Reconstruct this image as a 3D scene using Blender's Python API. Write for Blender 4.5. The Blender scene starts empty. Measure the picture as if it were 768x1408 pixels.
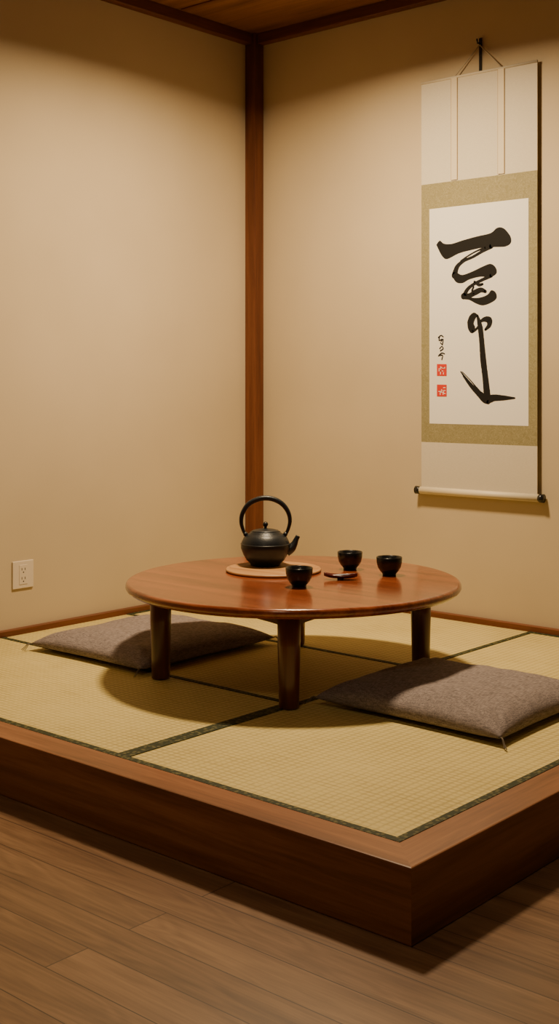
import bpy, bmesh, math, random
from mathutils import Vector, noise, Matrix
S=1.04
random.seed(3)
scene=bpy.context.scene
# ------------------------------------------------ helpers
def link(o):
    scene.collection.objects.link(o); return o
def empty(name,loc=(0,0,0),rz=0):
    e=bpy.data.objects.new(name,None); e.location=loc; e.rotation_euler=(0,0,rz); e.empty_display_size=.05
    return link(e)
class MB:
    """mesh builder"""
    def __init__(s): s.v=[];s.f=[];s.m=[];s.sm=[]
    def add(s,vs,fs,m=0,smooth=False):
        o=len(s.v); s.v+= [tuple(v) for v in vs]
        for f in fs: s.f.append([i+o for i in f]); s.m.append(m); s.sm.append(smooth)
    def box(s,x0,x1,y0,y1,z0,z1,m=0):
        s.add([(x0,y0,z0),(x1,y0,z0),(x1,y1,z0),(x0,y1,z0),(x0,y0,z1),(x1,y0,z1),(x1,y1,z1),(x0,y1,z1)],
          [(0,3,2,1),(4,5,6,7),(0,1,5,4),(1,2,6,5),(2,3,7,6),(3,0,4,7)],m)
    def lathe(s,prof,cx=0,cy=0,n=64,m=0,smooth=True):
        vs=[];fs=[]
        k=len(prof)
        for i in range(n):
            a=2*math.pi*i/n
            for r,z in prof: vs.append((cx+r*math.cos(a),cy+r*math.sin(a),z))
        for i in range(n):
            j=(i+1)%n
            for p in range(k-1):
                fs.append((i*k+p,j*k+p,j*k+p+1,i*k+p+1))
        if prof[0][0]>1e-6: fs.append([i*k for i in range(n)][::-1])
        if prof[-1][0]>1e-6: fs.append([i*k+k-1 for i in range(n)])
        s.add(vs,fs,m,smooth)
    def tube(s,pts,rads,n=16,m=0,flat=1.0,up=None,cap=True):
        pts=[Vector(p) for p in pts]; vs=[];fs=[]
        K=len(pts)
        upv=Vector(up) if up else Vector((0,0,1))
        for i,p in enumerate(pts):
            t=(pts[min(i+1,K-1)]-pts[max(i-1,0)]).normalized()
            a=upv.cross(t)
            if a.length<1e-4: a=Vector((1,0,0)).cross(t)
            a.normalize(); b=t.cross(a).normalized()
            for j in range(n):
                th=2*math.pi*j/n
                vs.append(p+a*math.cos(th)*rads[i]*flat+b*math.sin(th)*rads[i])
        for i in range(K-1):
            for j in range(n):
                j2=(j+1)%n
                fs.append((i*n+j,i*n+j2,(i+1)*n+j2,(i+1)*n+j))
        if cap:
            fs.append(list(range(n))[::-1]); fs.append([(K-1)*n+j for j in range(n)])
        s.add(vs,fs,m,True)
    def obj(s,name,mats,parent=None,bevel=0,segs=2,loc=(0,0,0),recalc=True):
        me=bpy.data.meshes.new(name); me.from_pydata(s.v,[],s.f)
        for mt in mats: me.materials.append(mt)
        for p,mi,sm in zip(me.polygons,s.m,s.sm): p.material_index=mi; p.use_smooth=sm
        bm=bmesh.new(); bm.from_mesh(me)
        bmesh.ops.remove_doubles(bm,verts=bm.verts,dist=1e-6)
        bmesh.ops.recalc_face_normals(bm,faces=bm.faces); bm.to_mesh(me); bm.free()
        me.update()
        o=bpy.data.objects.new(name,me); o.location=loc; link(o)
        if parent: o.parent=parent
        if bevel:
            md=o.modifiers.new('bev','BEVEL'); md.width=bevel; md.segments=segs; md.limit_method='ANGLE'; md.angle_limit=math.radians(40)
        return o
def catmull(P,n=8):
    out=[]
    P=[tuple(p) for p in P]
    Q=[P[0]]+P+[P[-1]]
    for i in range(1,len(Q)-2):
        for k in range(n):
            t=k/n
            out.append(tuple(0.5*((2*b)+(c-a)*t+(2*a-5*b+4*c-d)*t*t+(-a+3*b-3*c+d)*t**3) for a,b,c,d in zip(Q[i-1],Q[i],Q[i+1],Q[i+2])))
    out.append(P[-1]); return out
# ------------------------------------------------ materials
def newmat(name,base=(.5,.5,.5),rough=.5,spec=.5):
    m=bpy.data.materials.new(name); m.use_nodes=True
    nt=m.node_tree; b=nt.nodes['Principled BSDF']
    b.inputs['Base Color'].default_value=(*base,1); b.inputs['Roughness'].default_value=rough
    b.inputs['Specular IOR Level'].default_value=spec
    return m,nt,b
def N(nt,t,**kw):
    n=nt.nodes.new(t)
    for k,v in kw.items():
        if k in n.inputs: n.inputs[k].default_value=v
        else: setattr(n,k,v)
    return n
def mapping(nt,scale,rot=(0,0,0)):
    tc=N(nt,'ShaderNodeTexCoord'); mp=N(nt,'ShaderNodeMapping')
    mp.inputs['Scale'].default_value=scale; mp.inputs['Rotation'].default_value=rot
    nt.links.new(tc.outputs['Object'],mp.inputs['Vector']); return mp
def ramp(nt,src,stops):
    r=N(nt,'ShaderNodeValToRGB'); e=r.color_ramp.elements
    while len(e)<len(stops): e.new(.5)
    for el,(p,c) in zip(e,stops): el.position=p; el.color=(*c,1)
    nt.links.new(src,r.inputs['Fac']); return r
def bump(nt,b,src,strength=.2,dist=.002):
    bp=N(nt,'ShaderNodeBump'); bp.inputs['Strength'].default_value=strength; bp.inputs['Distance'].default_value=dist
    nt.links.new(src,bp.inputs['Height']); nt.links.new(bp.outputs['Normal'],b.inputs['Normal']); return bp
def wood(name,c_dark,c_mid,c_light,axis='X',rough=.35,freq=1.0,coat=0,spec=.5):
    m,nt,b=newmat(name,c_mid,rough,spec)
    lo=.7*freq; hi=14*freq
    sc={'X':(lo,hi,hi),'Y':(hi,lo,hi),'Z':(hi,hi,lo)}[axis]
    mp=mapping(nt,sc)
    n1=N(nt,'ShaderNodeTexNoise',Scale=1.3,Detail=8.0,Roughness=.62,Distortion=.5)
    nt.links.new(mp.outputs[0],n1.inputs['Vector'])
    mp2=mapping(nt,tuple(x*6 for x in sc))
    n2=N(nt,'ShaderNodeTexNoise',Scale=1.5,Detail=4.0,Roughness=.6)
    nt.links.new(mp2.outputs[0],n2.inputs['Vector'])
    mx=N(nt,'ShaderNodeMath',operation='MULTIPLY_ADD'); nt.links.new(n2.outputs['Fac'],mx.inputs[0]); mx.inputs[1].default_value=.35
    nt.links.new(n1.outputs['Fac'],mx.inputs[2])
    r=ramp(nt,mx.outputs[0],[(.48,c_dark),(.66,c_mid),(.85,c_light)])
    nt.links.new(r.outputs['Color'],b.inputs['Base Color'])
    bump(nt,b,mx.outputs[0],.08,.001)
    if coat: b.inputs['Coat Weight'].default_value=coat; b.inputs['Coat Roughness'].default_value=.15
    return m
def wallmat(name):
    m,nt,b=newmat(name,(.6,.46,.28),.85,.2)
    mp=mapping(nt,(1,1,1))
    n=N(nt,'ShaderNodeTexNoise',Scale=1.5,Detail=3.0); nt.links.new(mp.outputs[0],n.inputs['Vector'])
    mp2=mapping(nt,(140,140,420)); n2=N(nt,'ShaderNodeTexNoise',Scale=1.0,Detail=3.0,Roughness=.7); nt.links.new(mp2.outputs[0],n2.inputs['Vector'])
    mx=N(nt,'ShaderNodeMath',operation='MULTIPLY_ADD'); nt.links.new(n2.outputs['Fac'],mx.inputs[0]); mx.inputs[1].default_value=.5; nt.links.new(n.outputs['Fac'],mx.inputs[2])
    r=ramp(nt,mx.outputs[0],[(.45,(.53,.425,.27)),(1.0,(.61,.495,.32))])
    nt.links.new(r.outputs['Color'],b.inputs['Base Color'])
    bump(nt,b,n2.outputs['Fac'],.25,.0015); return m
M_wall=wallmat('plaster_wall')
TW=((.075,.018,.006),(.12,.032,.010),(.18,.055,.018))
M_trim=wood('trim_wood_x',*TW,'X',.4)
M_trimY=wood('trim_wood_y',*TW,'Y',.4)
M_trimZ=wood('trim_wood_z',*TW,'Z',.4)
PW=((.12,.040,.015),(.22,.080,.031),(.33,.135,.056))
M_platX=wood('platform_wood_x',*PW,'X',.36)
M_platY=wood('platform_wood_y',*PW,'Y',.36)
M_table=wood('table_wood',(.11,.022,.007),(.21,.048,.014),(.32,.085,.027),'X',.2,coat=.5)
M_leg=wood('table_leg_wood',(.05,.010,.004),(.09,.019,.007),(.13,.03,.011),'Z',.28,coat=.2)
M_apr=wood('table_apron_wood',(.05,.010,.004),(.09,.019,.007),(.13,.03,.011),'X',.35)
M_tray=wood('trivet_wood',(.28,.12,.035),(.42,.21,.075),(.5,.28,.11),'X',.5)
M_ceil=wood('ceiling_wood',(.13,.05,.017),(.21,.088,.032),(.28,.125,.05),'X',.5)
def floormat():
    m,nt,b=newmat('floor_planks',(.2,.1,.05),.4)
    mp=mapping(nt,(1,1,1))
    br=N(nt,'ShaderNodeTexBrick'); br.offset=.37; br.inputs['Scale'].default_value=1; br.inputs['Brick Width'].default_value=3.4
    br.inputs['Row Height'].default_value=.115; br.inputs['Mortar Size'].default_value=.0016; br.inputs['Mortar Smooth'].default_value=.3
    br.inputs['Color1'].default_value=(0,0,0,1); br.inputs['Color2'].default_value=(1,1,1,1); br.inputs['Mortar'].default_value=(.5,.5,.5,1)
    nt.links.new(mp.outputs[0],br.inputs['Vector'])
    off=N(nt,'ShaderNodeVectorMath',operation='MULTIPLY_ADD'); nt.links.new(br.outputs['Color'],off.inputs[0]); off.inputs[1].default_value=(3,7,11)
    nt.links.new(mp.outputs[0],off.inputs[2])
    sc=N(nt,'ShaderNodeVectorMath',operation='MULTIPLY'); nt.links.new(off.outputs[0],sc.inputs[0]); sc.inputs[1].default_value=(.9,8,1)
    n=N(nt,'ShaderNodeTexNoise',Scale=1.2,Detail=2.0,Roughness=.45,Distortion=.4); nt.links.new(sc.outputs[0],n.inputs['Vector'])
    k1=N(nt,'ShaderNodeMath',operation='MULTIPLY'); nt.links.new(n.outputs['Fac'],k1.inputs[0]); k1.inputs[1].default_value=85
    k2=N(nt,'ShaderNodeMath',operation='SINE'); nt.links.new(k1.outputs[0],k2.inputs[0])
    sc2=N(nt,'ShaderNodeVectorMath',operation='MULTIPLY'); nt.links.new(off.outputs[0],sc2.inputs[0]); sc2.inputs[1].default_value=(4,110,1)
    n2=N(nt,'ShaderNodeTexNoise',Scale=1.2,Detail=5.0,Roughness=.65); nt.links.new(sc2.outputs[0],n2.inputs['Vector'])
    sc3=N(nt,'ShaderNodeVectorMath',operation='MULTIPLY'); nt.links.new(off.outputs[0],sc3.inputs[0]); sc3.inputs[1].default_value=(1,12,1)
    n3=N(nt,'ShaderNodeTexNoise',Scale=1.2,Detail=6.0,Roughness=.6,Distortion=.6); nt.links.new(sc3.outputs[0],n3.inputs['Vector'])
    a=N(nt,'ShaderNodeMath',operation='MULTIPLY_ADD'); nt.links.new(n2.outputs['Fac'],a.inputs[0]); a.inputs[1].default_value=.4; nt.links.new(n3.outputs['Fac'],a.inputs[2])
    a1=N(nt,'ShaderNodeMath',operation='MULTIPLY_ADD'); nt.links.new(k2.outputs[0],a1.inputs[0]); a1.inputs[1].default_value=.045; nt.links.new(a.outputs[0],a1.inputs[2])
    a2=N(nt,'ShaderNodeMath',operation='MULTIPLY_ADD'); nt.links.new(br.outputs['Color'],a2.inputs[0]); a2.inputs[1].default_value=.10; nt.links.new(a1.outputs[0],a2.inputs[2])
    r=ramp(nt,a2.outputs[0],[(.46,(.085,.040,.018)),(.74,(.185,.098,.047)),(1.0,(.29,.165,.085))])
    mx=N(nt,'ShaderNodeMix',data_type='RGBA'); nt.links.new(br.outputs['Fac'],mx.inputs['Factor']); nt.links.new(r.outputs['Color'],mx.inputs['A']); mx.inputs['B'].default_value=(.035,.016,.008,1)
    nt.links.new(mx.outputs['Result'],b.inputs['Base Color'])
    bump(nt,b,a2.outputs[0],.06,.001)
    return m
M_floor=floormat()
def tatamimat():
    m,nt,b=newmat('tatami_straw',(.5,.42,.2),.6,.3)
    mp=mapping(nt,(1,1,1))
    wx=N(nt,'ShaderNodeTexWave',wave_type='BANDS',bands_direction='X',Scale=13.0); wx.inputs['Distortion'].default_value=.4
    wy=N(nt,'ShaderNodeTexWave',wave_type='BANDS',bands_direction='Y',Scale=16.0); wy.inputs['Distortion'].default_value=.4
    for w in (wx,wy): nt.links.new(mp.outputs[0],w.inputs['Vector'])
    px_=N(nt,'ShaderNodeMath',operation='POWER'); nt.links.new(wx.outputs['Fac'],px_.inputs[0]); px_.inputs[1].default_value=.4
    py_=N(nt,'ShaderNodeMath',operation='POWER'); nt.links.new(wy.outputs['Fac'],py_.inputs[0]); py_.inputs[1].default_value=.4
    mu=N(nt,'ShaderNodeMath',operation='MULTIPLY'); nt.links.new(px_.outputs[0],mu.inputs[0]); nt.links.new(py_.outputs[0],mu.inputs[1])
    mp2=mapping(nt,(9,200,1)); n=N(nt,'ShaderNodeTexNoise',Scale=1.0,Detail=4.0,Roughness=.7); nt.links.new(mp2.outputs[0],n.inputs['Vector'])
    mp3=mapping(nt,(1.5,1.5,1)); n3=N(nt,'ShaderNodeTexNoise',Scale=2.0,Detail=3.0); nt.links.new(mp3.outputs[0],n3.inputs['Vector'])
    a=N(nt,'ShaderNodeMath',operation='MULTIPLY_ADD'); nt.links.new(mu.outputs[0],a.inputs[0]); a.inputs[1].default_value=.42; nt.links.new(n.outputs['Fac'],a.inputs[2])
    a2=N(nt,'ShaderNodeMath',operation='MULTIPLY_ADD'); nt.links.new(n3.outputs['Fac'],a2.inputs[0]); a2.inputs[1].default_value=.35; nt.links.new(a.outputs[0],a2.inputs[2])
    r=ramp(nt,a2.outputs[0],[(.5,(.37,.28,.085)),(1.0,(.66,.54,.21))])
    nt.links.new(r.outputs['Color'],b.inputs['Base Color'])
    bump(nt,b,mu.outputs[0],.45,.003); return m
M_tat=tatamimat()
def bordermat():
    m,nt,b=newmat('tatami_border_cloth',(.05,.055,.025),.7,.3)
    mp=mapping(nt,(1,1,1)); v=N(nt,'ShaderNodeTexVoronoi',Scale=75.0); nt.links.new(mp.outputs[0],v.inputs['Vector'])
    r=ramp(nt,v.outputs['Distance'],[(.25,(.12,.11,.04)),(.5,(.025,.032,.012))])
    nt.links.new(r.outputs['Color'],b.inputs['Base Color']); return m
M_bord=bordermat()
def clothmat(name,c1,c2,scale=500,rough=.9):
    m,nt,b=newmat(name,c1,rough,.2)
    mpa=mapping(nt,(scale*.12,scale,scale)); na=N(nt,'ShaderNodeTexNoise',Scale=1.0,Detail=2.0); nt.links.new(mpa.outputs[0],na.inputs['Vector'])
    mpb=mapping(nt,(scale,scale*.12,scale)); nb=N(nt,'ShaderNodeTexNoise',Scale=1.0,Detail=2.0); nt.links.new(mpb.outputs[0],nb.inputs['Vector'])
    a=N(nt,'ShaderNodeMath',operation='ADD'); nt.links.new(na.outputs['Fac'],a.inputs[0]); nt.links.new(nb.outputs['Fac'],a.inputs[1])
    h=N(nt,'ShaderNodeMath',operation='MULTIPLY'); nt.links.new(a.outputs[0],h.inputs[0]); h.inputs[1].default_value=.5
    r=ramp(nt,h.outputs[0],[(.38,c1),(.62,c2)]); nt.links.new(r.outputs['Color'],b.inputs['Base Color'])
    bump(nt,b,h.outputs[0],.4,.001)
    return m
M_cush=clothmat('cushion_linen',(.13,.108,.105),(.32,.265,.255),380)
M_thread=newmat('cushion_thread',(.16,.13,.1),.8)[0]
M_scw=clothmat('scroll_cream_silk',(.60,.53,.40),(.68,.61,.47),700)
def greenmat():
    m,nt,b=newmat('scroll_green_brocade',(.3,.28,.14),.7,.3)
    mp=mapping(nt,(1,1,1)); n=N(nt,'ShaderNodeTexNoise',Scale=38.0,Detail=2.0,Distortion=3.0); nt.links.new(mp.outputs[0],n.inputs['Vector'])
    r=ramp(nt,n.outputs['Fac'],[(.44,(.25,.215,.10)),(.5,(.35,.305,.16)),(.56,(.26,.225,.11))]); nt.links.new(r.outputs['Color'],b.inputs['Base Color']); return m
M_scg=greenmat()
M_paper=newmat('scroll_paper',(.84,.80,.72),.9,.1)[0]
M_strip=newmat('scroll_ribbon',(.70,.60,.42),.8,.1)[0]
M_stripe=newmat('scroll_ribbon_edge',(.42,.29,.14),.8,.1)[0]
M_ink=newmat('ink',(.010,.009,.008),.7,.2)[0]
M_red=newmat('seal_red',(.62,.04,.02),.8,.1)[0]
M_black=newmat('black_lacquer',(.012,.012,.012),.25)[0]
M_cord=newmat('scroll_cord',(.5,.42,.3),.8)[0]
M_rod=newmat('scroll_rod_silk',(.72,.62,.42),.5)[0]
def ironmat(name,c,rough,sc,st):
    m,nt,b=newmat(name,c,rough,.5); b.inputs['Metallic'].default_value=.2
    mp=mapping(nt,(1,1,1)); n=N(nt,'ShaderNodeTexNoise',Scale=sc,Detail=3.0); nt.links.new(mp.outputs[0],n.inputs['Vector'])
    bump(nt,b,n.outputs['Fac'],st,.001); return m
M_iron=ironmat('cast_iron',(.009,.012,.017),.4,220.0,.5)
M_cup=ironmat('cup_glaze',(.009,.010,.012),.25,60.0,.15)
M_lac=newmat('red_lacquer',(.07,.008,.006),.2)[0]
M_plate=newmat('outlet_plastic',(.70,.60,.46),.4)[0]
M_slot=newmat('outlet_slot',(.02,.015,.01),.6)[0]
# ------------------------------------------------ room shell (h units scaled by S)
PH=.1623
R=6.0
def simple(name,b,mat,**k):
    m=MB(); m.box(*[q*S for q in b]); return m.obj(name,[mat],**k)
simple('floor',(-.1,R,-R,.1,-PH-.05,-PH),M_floor)
CH=2.70
m=MB()
m.box(0,R*S,-R*S,0,CH*S,(CH+.05)*S)
ceil=m.obj('ceiling',[M_ceil])
m=MB()
for i in range(8):
    y=-(.55+.62*i)*S
    m.box(0.06*S,R*S,y-.006,y+.006,CH*S-.004,CH*S+.001)
m.obj('trim_5',[M_trim])
simple('wall_left',(-.1,0,-R,.1,-PH,CH+.05),M_wall)
simple('wall_back',(0,R,0,.1,-PH,CH+.05),M_wall)
simple('trim_1',(0,.064,-.064,0,.003,CH),M_trimZ,bevel=.003)
simple('trim_2',(0,.045,-R,-.064,2.649,CH),M_trimY,bevel=.003)
simple('trim_3',(.064,R,-.045,0,2.649,CH),M_trim,bevel=.003)
# platform
PX,PY=2.5607,2.3256; TX,TY=2.4582,2.2238; g=.03
m=MB()
zt=0.002; zb=-PH*S
def prism(mb,poly,z0,z1,mi):
    n=len(poly); vs=[(x*S,y*S,z0) for x,y in poly]+[(x*S,y*S,z1) for x,y in poly]
    fs=[list(range(n))[::-1],list(range(n,2*n))]+[(i,(i+1)%n,(i+1)%n+n,i+n) for i in range(n)]
    mb.add(vs,fs,mi)
prism(m,[(0,-PY),(PX,-PY),(TX,-TY),(0,-TY)],zb,zt,0)
prism(m,[(PX,-PY),(PX,0),(TX,0),(TX,-TY)],zb,zt,1)
plat=m.obj('wooden_platform',[M_platX,M_platY],bevel=.004)
m=MB(); m.box(0,TX*S,-TY*S,0,zb,-.0205); b0=m.obj('platform_base',[M_platX]); b0.parent=plat
simple('baseboard_left',(0,.03,-TY,-.064,-.019,.022),M_trimY,bevel=.002)
simple('baseboard_back',(.064,TX,-.03,0,-.019,.022),M_trim,bevel=.002)
SA=1.535; B1=-1.512; C1=-.856
def mat_(x0,x1,y0,y1,sides,bw):
    mb=MB(); e=.0008
    X0,X1,Y0,Y1=[q*S for q in (x0,x1,y0,y1)]
    mb.box(X0+e,X1-e,Y0+e,Y1-e,-.020,-.001)
    w=bw*S; z0,z1=-.015,.0012
    if 'S' in sides: mb.box(X0+e,X1-e,Y0+e/2,Y0+w,z0,z1,1)
    if 'N' in sides: mb.box(X0+e,X1-e,Y1-w,Y1-e/2,z0,z1,1)
    if 'W' in sides: mb.box(X0+e/2,X0+w,Y0+e,Y1-e,z0,z1+.0003,1)
    if 'E' in sides: mb.box(X1-w,X1-e/2,Y0+e,Y1-e,z0,z1+.0003,1)
    return mb.obj('tatami_mat',[M_tat,M_bord])
mat_(g,SA,-TY,B1,'SE',.023)
mat_(g,SA,B1,C1,'S',.02)
mat_(g,SA,C1,-g,'SW',.02)
mat_(SA,TX,-TY,-g,'SWEN',.022)
# ------------------------------------------------ table
TC=(1.27,-1.19); TH=.326; TR=.578
tz=.0018
tab=empty('round_low_table',(TC[0]*S,TC[1]*S,tz))
m=MB(); R0=TR*S; z1=TH*S-tz; th=.036
prof=[(0.0,z1-th),(R0-.03,z1-th),(R0-.014,z1-th+.003),(R0-.004,z1-th+.011),(R0,z1-th*.5),(R0-.001,z1-.009),(R0-.005,z1-.003),(R0-.012,z1),(0.0,z1)]
m.lathe(prof,n=128); o=m.obj('top',[M_table],tab)
for p in o.data.polygons:
    if abs(p.normal.z)>.99: p.use_smooth=False
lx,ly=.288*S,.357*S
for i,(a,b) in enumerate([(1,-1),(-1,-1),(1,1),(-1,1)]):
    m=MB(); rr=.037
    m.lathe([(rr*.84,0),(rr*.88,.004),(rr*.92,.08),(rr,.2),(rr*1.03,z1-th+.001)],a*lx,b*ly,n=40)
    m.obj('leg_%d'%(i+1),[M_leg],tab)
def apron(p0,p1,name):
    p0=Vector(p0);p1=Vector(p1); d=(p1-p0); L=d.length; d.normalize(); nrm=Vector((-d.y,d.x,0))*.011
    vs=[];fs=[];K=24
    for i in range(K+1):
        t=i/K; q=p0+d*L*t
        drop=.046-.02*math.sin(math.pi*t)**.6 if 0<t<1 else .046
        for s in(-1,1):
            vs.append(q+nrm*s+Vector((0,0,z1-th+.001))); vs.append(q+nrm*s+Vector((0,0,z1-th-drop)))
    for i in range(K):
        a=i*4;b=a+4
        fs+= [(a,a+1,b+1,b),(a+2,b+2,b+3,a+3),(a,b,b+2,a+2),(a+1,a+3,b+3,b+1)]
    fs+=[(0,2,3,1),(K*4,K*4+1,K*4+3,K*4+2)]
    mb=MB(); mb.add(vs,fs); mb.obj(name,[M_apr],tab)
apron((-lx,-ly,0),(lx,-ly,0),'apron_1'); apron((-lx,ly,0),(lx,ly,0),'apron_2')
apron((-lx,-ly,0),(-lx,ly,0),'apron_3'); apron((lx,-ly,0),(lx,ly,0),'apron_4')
z1=TH*S+.0004
m=MB(); r=.173*S
m.lathe([(0,.0),(r-.008,0),(r-.002,.002),(r,.006),(r-.003,.0105),(r-.008,.0105),(r-.014,.0065),(0,.0065)],n=96)
m.obj('wooden_trivet',[M_tray],loc=(1.102*S,-1.103*S,z1))
# kettle
kt=empty('cast_iron_teapot',(1.02*S,-1.055*S,z1+.0068),math.radians(41.2))
kt.scale=(1.02,1.02,1.0)
m=MB()
kr=.092
m.lathe([(0,.0),(.05,0),(.056,.003),(.058,.009),(.072,.022),(.083,.042),(kr,.066),(kr+.0005,.078),(kr-.003,.092),(.080,.110),(.068,.120),(.058,.1255),(.056,.130),(.0525,.130),(.052,.127),(0,.127)],n=96)
m.lathe([(kr-.0005,.081),(kr+.002,.083),(kr-.0005,.0855)],n=96)
m.obj('body',[M_iron],kt)
m=MB()
m.lathe([(.0,.126),(.051,.127),(.0515,.131),(.048,.1345),(.03,.139),(.012,.1415),(.006,.1425),(.0055,.148),(.0085,.152),(.0105,.158),(.008,.164),(.003,.167),(0,.1675)],n=64)
m.obj('lid',[M_iron],kt)
m=MB()
sp=catmull([(.078,0,.055,.022),(.096,0,.066,.018),(.108,0,.082,.013),(.115,0,.098,.0098),(.1225,0,.113,.0085)],6)
m.tube([p[:3] for p in sp],[p[3] for p in sp],20,up=(0,1,0))
m.obj('spout',[M_iron],kt)
m=MB()
hp=catmull([(-.072,0,.112,.006),(-.083,0,.133,.0065),(-.091,0,.165,.0075),(-.086,0,.2,.0085),(-.062,0,.236,.0095),(-.02,0,.256,.010),(.022,0,.256,.010),(.06,0,.238,.0095),(.084,0,.207,.0085),(.092,0,.172,.0075),(.085,0,.138,.0065),(.072,0,.112,.006)],7)
m.tube([p[:3] for p in hp],[p[3] for p in hp],14,up=(0,1,0),flat=1.0)
m.tube([(-.075,-.013,.12),(-.075,.013,.12)],[.008,.008],14); m.tube([(.075,-.013,.12),(.075,.013,.12)],[.008,.008],14)
m.obj('handle',[M_iron],kt)
def cup(x,y):
    m=MB(); k=.0475
    m.lathe([(0,.002),(.020,.002),(.021,0),(.0245,0),(.0255,.007),(.034,.016),(.0425,.030),(.0465,.048),(k,.066),(k-.0008,.0675),(k-.003,.067),(.0435,.05),(.039,.034),(.030,.02),(.015,.013),(0,.012)],n=64)
    m.obj('tea_cup',[M_cup],loc=(x*S,y*S,z1))
cup(1.395,-1.306); cup(1.289,-.894); cup(1.476,-.909)
# lacquer leaf dish with scoop
ld=empty('lacquer_tea_scoop_dish',(1.406*S,-1.097*S,z1),math.radians(33))
m=MB()
K=24;J=10;vs=[];fs=[]
def leafp(u,v,lay):
    L=.060; w=.025*math.sin(math.pi*(u*.9+.07))**.8
    x=(u-.5)*2*L; y=w*v; z=.004+.011*(abs(v)**2.2)+.008*(abs(2*u-1)**3)
    return (x,y,z+lay)
for lay in (0,.0025):
    for i in range(K+1):
        for j in range(J+1): vs.append(leafp(i/K,j/J*2-1,lay))
n1=(K+1)*(J+1)
for i in range(K):
    for j in range(J):
        a=i*(J+1)+j; fs.append((a,a+J+1,a+J+2,a+1)); fs.append((a+n1,a+1+n1,a+J+2+n1,a+J+1+n1))
for i in range(K):
    a=i*(J+1); fs.append((a,a+n1,a+J+1+n1,a+J+1)); a+=J; fs.append((a,a+J+1,a+J+1+n1,a+n1))
for j in range(J):
    a=j; fs.append((a,a+1,a+1+n1,a+n1)); a=K*(J+1)+j; fs.append((a,a+n1,a+1+n1,a+1))
m.add(vs,fs,0,True); m.lathe([(.012,0),(.013,.003),(.011,.006)],n=24)
m.obj('dish',[M_lac],ld)
m=MB()
sp=catmull([(-.03,-.004,.012,.0045),(0,0,.016,.004),(.03,.002,.018,.0038),(.052,.003,.02,.005)],6)
m.tube([p[:3] for p in sp],[p[3] for p in sp],10); m.obj('scoop',[M_lac],ld)
# ------------------------------------------------ cushions
def cushion(x0,x1,y0,y1,rz,seed,T=.062):
    cx,cy=(x0+x1)/2*S,(y0+y1)/2*S; a,b=(x1-x0)/2*S,(y1-y0)/2*S
    e=empty('floor_cushion',(cx,cy,.0018),rz)
    n=64; vs=[];fs=[]; zs=.024
    def warp(t): return math.sin(t*math.pi/2)*.35+t*.65
    for lay in (1,-1):
        for i in range(n+1):
            for j in range(n+1):
                u=warp(i/n*2-1); v=warp(j/n*2-1)
                x=a*u*(1-.05*(1-v*v)); y=b*v*(1-.05*(1-u*u))
                f=max(0,(1-abs(u)**5)*(1-abs(v)**5))
                if lay==1:
                    z=zs+T*(f**.42)*(1-.12*(u*u+v*v))
                    nn=noise.noise(Vector((x*5+seed,y*5,0)))*.008+noise.noise(Vector((x*13+seed,y*13,3)))*.004
                    for su in(-1,1):
                        for sv in(-1,1):
                            dx=u*su;dy=v*sv
                            if dx>0 and dy>0:
                                ang=math.atan2(1.02-dx,1.02-dy); rr=math.hypot(1.02-dx,1.02-dy)
                                nn+=.005*math.sin(ang*14+seed+su)*math.exp(-((rr-.25)/.18)**2)
                    z+=nn*min(1,f*1.6)
                else:
                    z=zs*(1-min(1,f*1.3)**.5)
                vs.append((x,y,z))
    n1=(n+1)**2
    for i in range(n):
        for j in range(n):
            q=i*(n+1)+j; fs.append((q,q+n+1,q+n+2,q+1)); q+=n1; fs.append((q,q+1,q+n+2,q+n+1))
    m=MB(); m.add(vs,fs,0,True)
    o=m.obj('cover',[M_cush],e)
    bm=bmesh.new(); bm.from_mesh(o.data); bmesh.ops.remove_doubles(bm,verts=bm.verts,dist=.0004); bm.to_mesh(o.data); bm.free()
    m=MB()
    rnd=random.Random(seed)
    for su,sv in((1,1),(1,-1),(-1,1),(-1,-1)):
        for k in range(3):
            ang=math.atan2(sv,su)+rnd.uniform(-.7,.7); L=rnd.uniform(.03,.05)
            p0=Vector((a*su*.985,b*sv*.985,zs)); dr=Vector((math.cos(ang),math.sin(ang),0))
            pts=catmull([tuple(p0),tuple(p0+dr*L*.4+Vector((0,0,.003))),tuple(p0+dr*L*.8-Vector((0,0,.012))),tuple(Vector((p0.x,p0.y,.003))+dr*L*1.1)],4)
            m.tube(pts,[.0013]*len(pts),6)
    m.obj('corner_threads',[M_thread],e)
cushion(1.60,2.265,-1.475,-.87,0,2,T=.068)
cushion(.30,.915,-1.575,-.885,0,7,T=.06)
# ------------------------------------------------ hanging scroll
sx0,sx1=1.004*S,1.567*S; ys=-.022
sc=empty('hanging_scroll',(0,ys,0))
W_=sx1-sx0
def sheet(x0,x1,z0,z1_,y,mi,mb,thick=.0012):
    mb.box(x0,x1,y-thick,y,z0,z1_,mi)
zT,zG1,zG0,zB=2.306*S,1.866*S,.751*S,.549*S
px0,px1,pz0,pz1=1.046*S,1.527*S,.832*S,1.757*S
m=MB()
sheet(sx0,sx1,zG1,zT,0,0,m); sheet(sx0,sx1,zG0,zG1,0,1,m); sheet(sx0,sx1,zB,zG0,0,0,m)
sheet(px0,px1,pz0,pz1,-.0012,2,m,.0006)
for fx in (.30,.705):
    x=sx0+W_*fx; m.box(x-.017,x+.017,-.0045,-.003,zG1+.004,zT,4); m.box(x-.0145,x+.0145,-.0052,-.0045,zG1+.004,zT,3)
m.obj('mounting',[M_scw,M_scg,M_paper,M_strip,M_stripe],sc)
m=MB()
m.tube([(sx0,0,zT),(sx1,0,zT)],[.006,.006],12,m=0)
m.tube([(sx0-.006,0,zB-.008),(sx1+.006,0,zB-.008)],[.0165,.0165],24,m=1)
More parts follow.
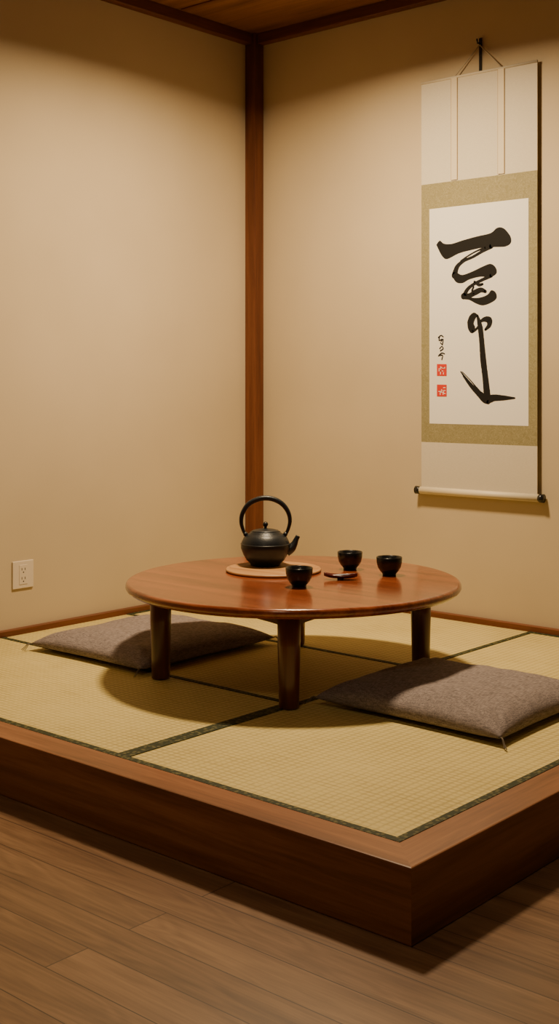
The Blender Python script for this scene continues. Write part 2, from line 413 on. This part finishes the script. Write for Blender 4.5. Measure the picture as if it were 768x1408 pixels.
for s,x in((-1,sx0),(1,sx1)):
    m.tube([(x+s*.004,0,zB-.008),(x+s*.012,0,zB-.008),(x+s*.03,0,zB-.008)],[.013,.0175,.0185],24,m=2)
m.obj('rods',[M_scw,M_rod,M_black],sc)
m=MB(); hx=1.290*S; hz=2.425*S
for fx in(.30,.705):
    x=sx0+W_*fx
    m.tube([(x,0,zT+.004),(hx,.012,hz)],[.0026,.0026],8)
m.obj('cord',[M_cord],sc)
m=MB(); m.tube([(hx,.022,hz+.01),(hx,-.006,hz+.004),(hx,-.012,hz+.022)],[.004]*3,10); m.box(hx-.0055,hx+.0055,.014,.022,hz-.12,hz+.03)
m.obj('hook',[M_black],sc)
# calligraphy, drawn on a 136x291 drawing grid mapped onto the paper
def uv(px,py):
    u=(px-593)/136; yt=292-19*u; yb=583+2*u; v=(py-yt)/(yb-yt)
    return px0+u*(px1-px0), pz1+v*(pz0-pz1)
lay=[0]
unit=(px1-px0)/136
def stroke(mb,pts,mi=0,n=8):
    P=catmull(pts,n); lay[0]+=1; y=-.0021-.00003*lay[0]
    C=[(*uv(p[0],p[1]),p[2]*unit/2) for p in P]
    vs=[];fs=[]
    for i,(x,z,w) in enumerate(C):
        xa,za,_=C[max(i-1,0)]; xb,zb_,_=C[min(i+1,len(C)-1)]
        dx,dz=xb-xa,zb_-za; l=math.hypot(dx,dz) or 1; nx,nz=-dz/l,dx/l
        w=max(w,.0002)*(1+.08*noise.noise(Vector((i*.9,lay[0]*3.3,0))))
        vs+=[(x+nx*w,y,z+nz*w),(x-nx*w,y,z-nz*w)]
    for i in range(len(C)-1): fs.append((2*i,2*i+1,2*i+3,2*i+2))
    mb.add(vs,fs,mi)
    for (x,z,w) in (C[0],C[-1]):
        if w>.0006:
            k=14; mb.add([(x+w*math.cos(t*2*math.pi/k),y,z+w*math.sin(t*2*math.pi/k)) for t in range(k)],[list(range(k))],mi)
def blob(mb,pts,mi=0):
    P=catmull([*pts,pts[0]],4)[:-1]; lay[0]+=1; y=-.0021-.00003*lay[0]
    vs=[]
    for p in P:
        x,z=uv(*p); vs.append((x,y,z))
    mb.add(vs,[list(range(len(vs)))],mi)
m=MB()
blob(m,[(603,340),(608,334),(614,338),(625,338),(640,333),(660,327),(679,322),(687,315),(694,314),(700,318),(706,327),(706,335),(699,340),(686,341),(670,342),(652,346),(635,351),(619,359),(612,356),(607,348)])
stroke(m,[(680,340,6),(668,347,4),(655,355,3.5),(642,361,4),(633,369,6),(629,381,8)])
stroke(m,[(672,342,3),(660,347,2),(648,354,2),(638,361,2)])
blob(m,[(627,380),(632,377),(640,380),(654,375),(668,368),(679,364),(686,369),(687,377),(679,382),(665,382),(650,386),(641,391),(633,391),(628,386)])
stroke(m,[(680,380,5),(668,386,4),(655,393,4),(647,400,5),(643,408,6)])
stroke(m,[(657,389,3),(663,393,4),(668,392,3)])
stroke(m,[(642,409,8),(650,408,6),(659,403,7),(666,400,6),(672,402,4)])
stroke(m,[(656,396,2),(654,401,3),(656,406,3)])
blob(m,[(641,408),(648,409),(656,411),(666,410),(675,406),(680,400),(686,403),(687,411),(680,417),(669,421),(660,419),(650,414),(643,413)])
blob(m,[(647,444),(650,436),(656,431),(661,434),(658,440),(656,446),(658,451),(656,457),(652,459),(648,453)])
stroke(m,[(654,457,4),(659,454,3),(664,448,3)])
stroke(m,[(665,443,3),(671,440,6),(677,441,8),(677,448,6),(672,454,3)])
stroke(m,[(661,435,3),(663,442,5),(665,452,7),(667,470,7),(669,495,8),(672,520,8),(674,540,9),(675,549,9)])
stroke(m,[(638,512,1.5),(645,521,3),(655,533,5),(665,543,8),(674,549,10),(684,547,8),(696,547,6),(711,547,2)])
stroke(m,[(641,518,1),(651,532,1.6),(662,544,2.5),(670,551,5),(676,553,5)])
stroke(m,[(640,512,.8),(650,522,1.2),(658,531,1.5),(666,540,2)])
for pts in ([(606,466,1.5),(610,463,1.5),(613,465,1.5)],[(608,464,1.5),(607,470,1.5),(611,468,1.3)],[(610,471,1.5),(613,468,1.3),(612,475,1.6)],
            [(608,481,1.5),(611,478,1.2),(613,481,1.6),(609,484,1.6)],[(607,490,1.5),(611,487,1.6),(615,488,1.4)],[(606,491,1.2),(612,490,1.6),(611,496,1.4)],[(609,473,1.4),(612,476,1.2)]):
    stroke(m,pts,0,4)
def rect(mb,x0,y0,x1,y1,mi,dy):
    P=[uv(x0,y0),uv(x1,y0),uv(x1,y1),uv(x0,y1)]; mb.add([(x,dy,z) for x,z in P],[(0,1,2,3)],mi)
for yy in (502,530):
    rect(m,604,yy,618,yy+16,1,-.0030)
    rnd=random.Random(yy)
    for k in range(9):
        a=606+rnd.random()*8; b=yy+2.5+rnd.random()*10
        if k%2: rect(m,a,b,a+.9,min(b+4,yy+14),2,-.0032)
        else: rect(m,a,b,min(a+4.5,616.5),b+.9,2,-.0032)
m.obj('calligraphy',[M_ink,M_red,M_paper],sc)
# ------------------------------------------------ outlet
oe=empty('power_outlet',(0,-1.387*S,.2335*S))
m=MB(); q=.0535; m.box(0,.007,-q,q,-.058,.058); m.obj('plate',[M_plate],oe,bevel=.003,segs=3)
m=MB(); m.box(.006,.0085,-.021,.021,-.041,.041); m.obj('socket_face',[M_plate],oe,bevel=.001)
m=MB()
for z in(.019,-.019):
    m.box(.008,.0089,-.0095,-.0065,z-.001,z+.009); m.box(.008,.0089,.0065,.0095,z-.001,z+.009)
    m.tube([(.008,0,z-.009),(.0089,0,z-.009)],[.003,.003],12)
m.obj('slots',[M_slot],oe)
# ------------------------------------------------ lights
def lamp(name,x,y,z,power,size,col,spread=180):
    L=bpy.data.lights.new(name+'_light','AREA'); L.shape='DISK'; L.size=size; L.energy=power; L.color=col; L.spread=math.radians(spread)
    fx=empty(name,(x*S,y*S,CH*S)); dz=(z-CH)*S
    mb=MB()
    mb.lathe([(size/2+.002,dz+.002),(size/2+.010,dz+.002),(size/2+.012,dz+.012),(size/2+.006,dz+.03),(.03,dz+.035),(.03,0),(.0,0),(0,dz+.02),(size/2+.002,dz+.012)],n=48)
    mb.obj('housing',[M_plate],fx)
    o=bpy.data.objects.new(name+'_bulb',L); link(o); o.parent=fx; o.location=(0,0,dz)
lamp('foreground_fill_lamp',1.18,-1.06,2.51,86,.28,(1,.75,.45),168)
lamp('foreground_fill_lamp',2.7,-3.6,2.62,11,.3,(1,.77,.48),150)  # added fill lamp and housing, out of view, to brighten the foreground floor
w=bpy.data.worlds.new('world'); scene.world=w; w.use_nodes=True
bg=w.node_tree.nodes['Background']; bg.inputs['Color'].default_value=(1,.75,.5,1); bg.inputs['Strength'].default_value=.06
# ------------------------------------------------ camera
cam=bpy.data.cameras.new('camera'); co=bpy.data.objects.new('camera',cam); link(co)
co.location=(4.0004*S,-4.3855*S,1.0*S); co.rotation_euler=(math.radians(90),0,.7184)
cam.sensor_fit='VERTICAL'; cam.sensor_height=36; cam.lens=1664.68/1408*36; cam.shift_y=-(704-528.77)/1408
scene.camera=co
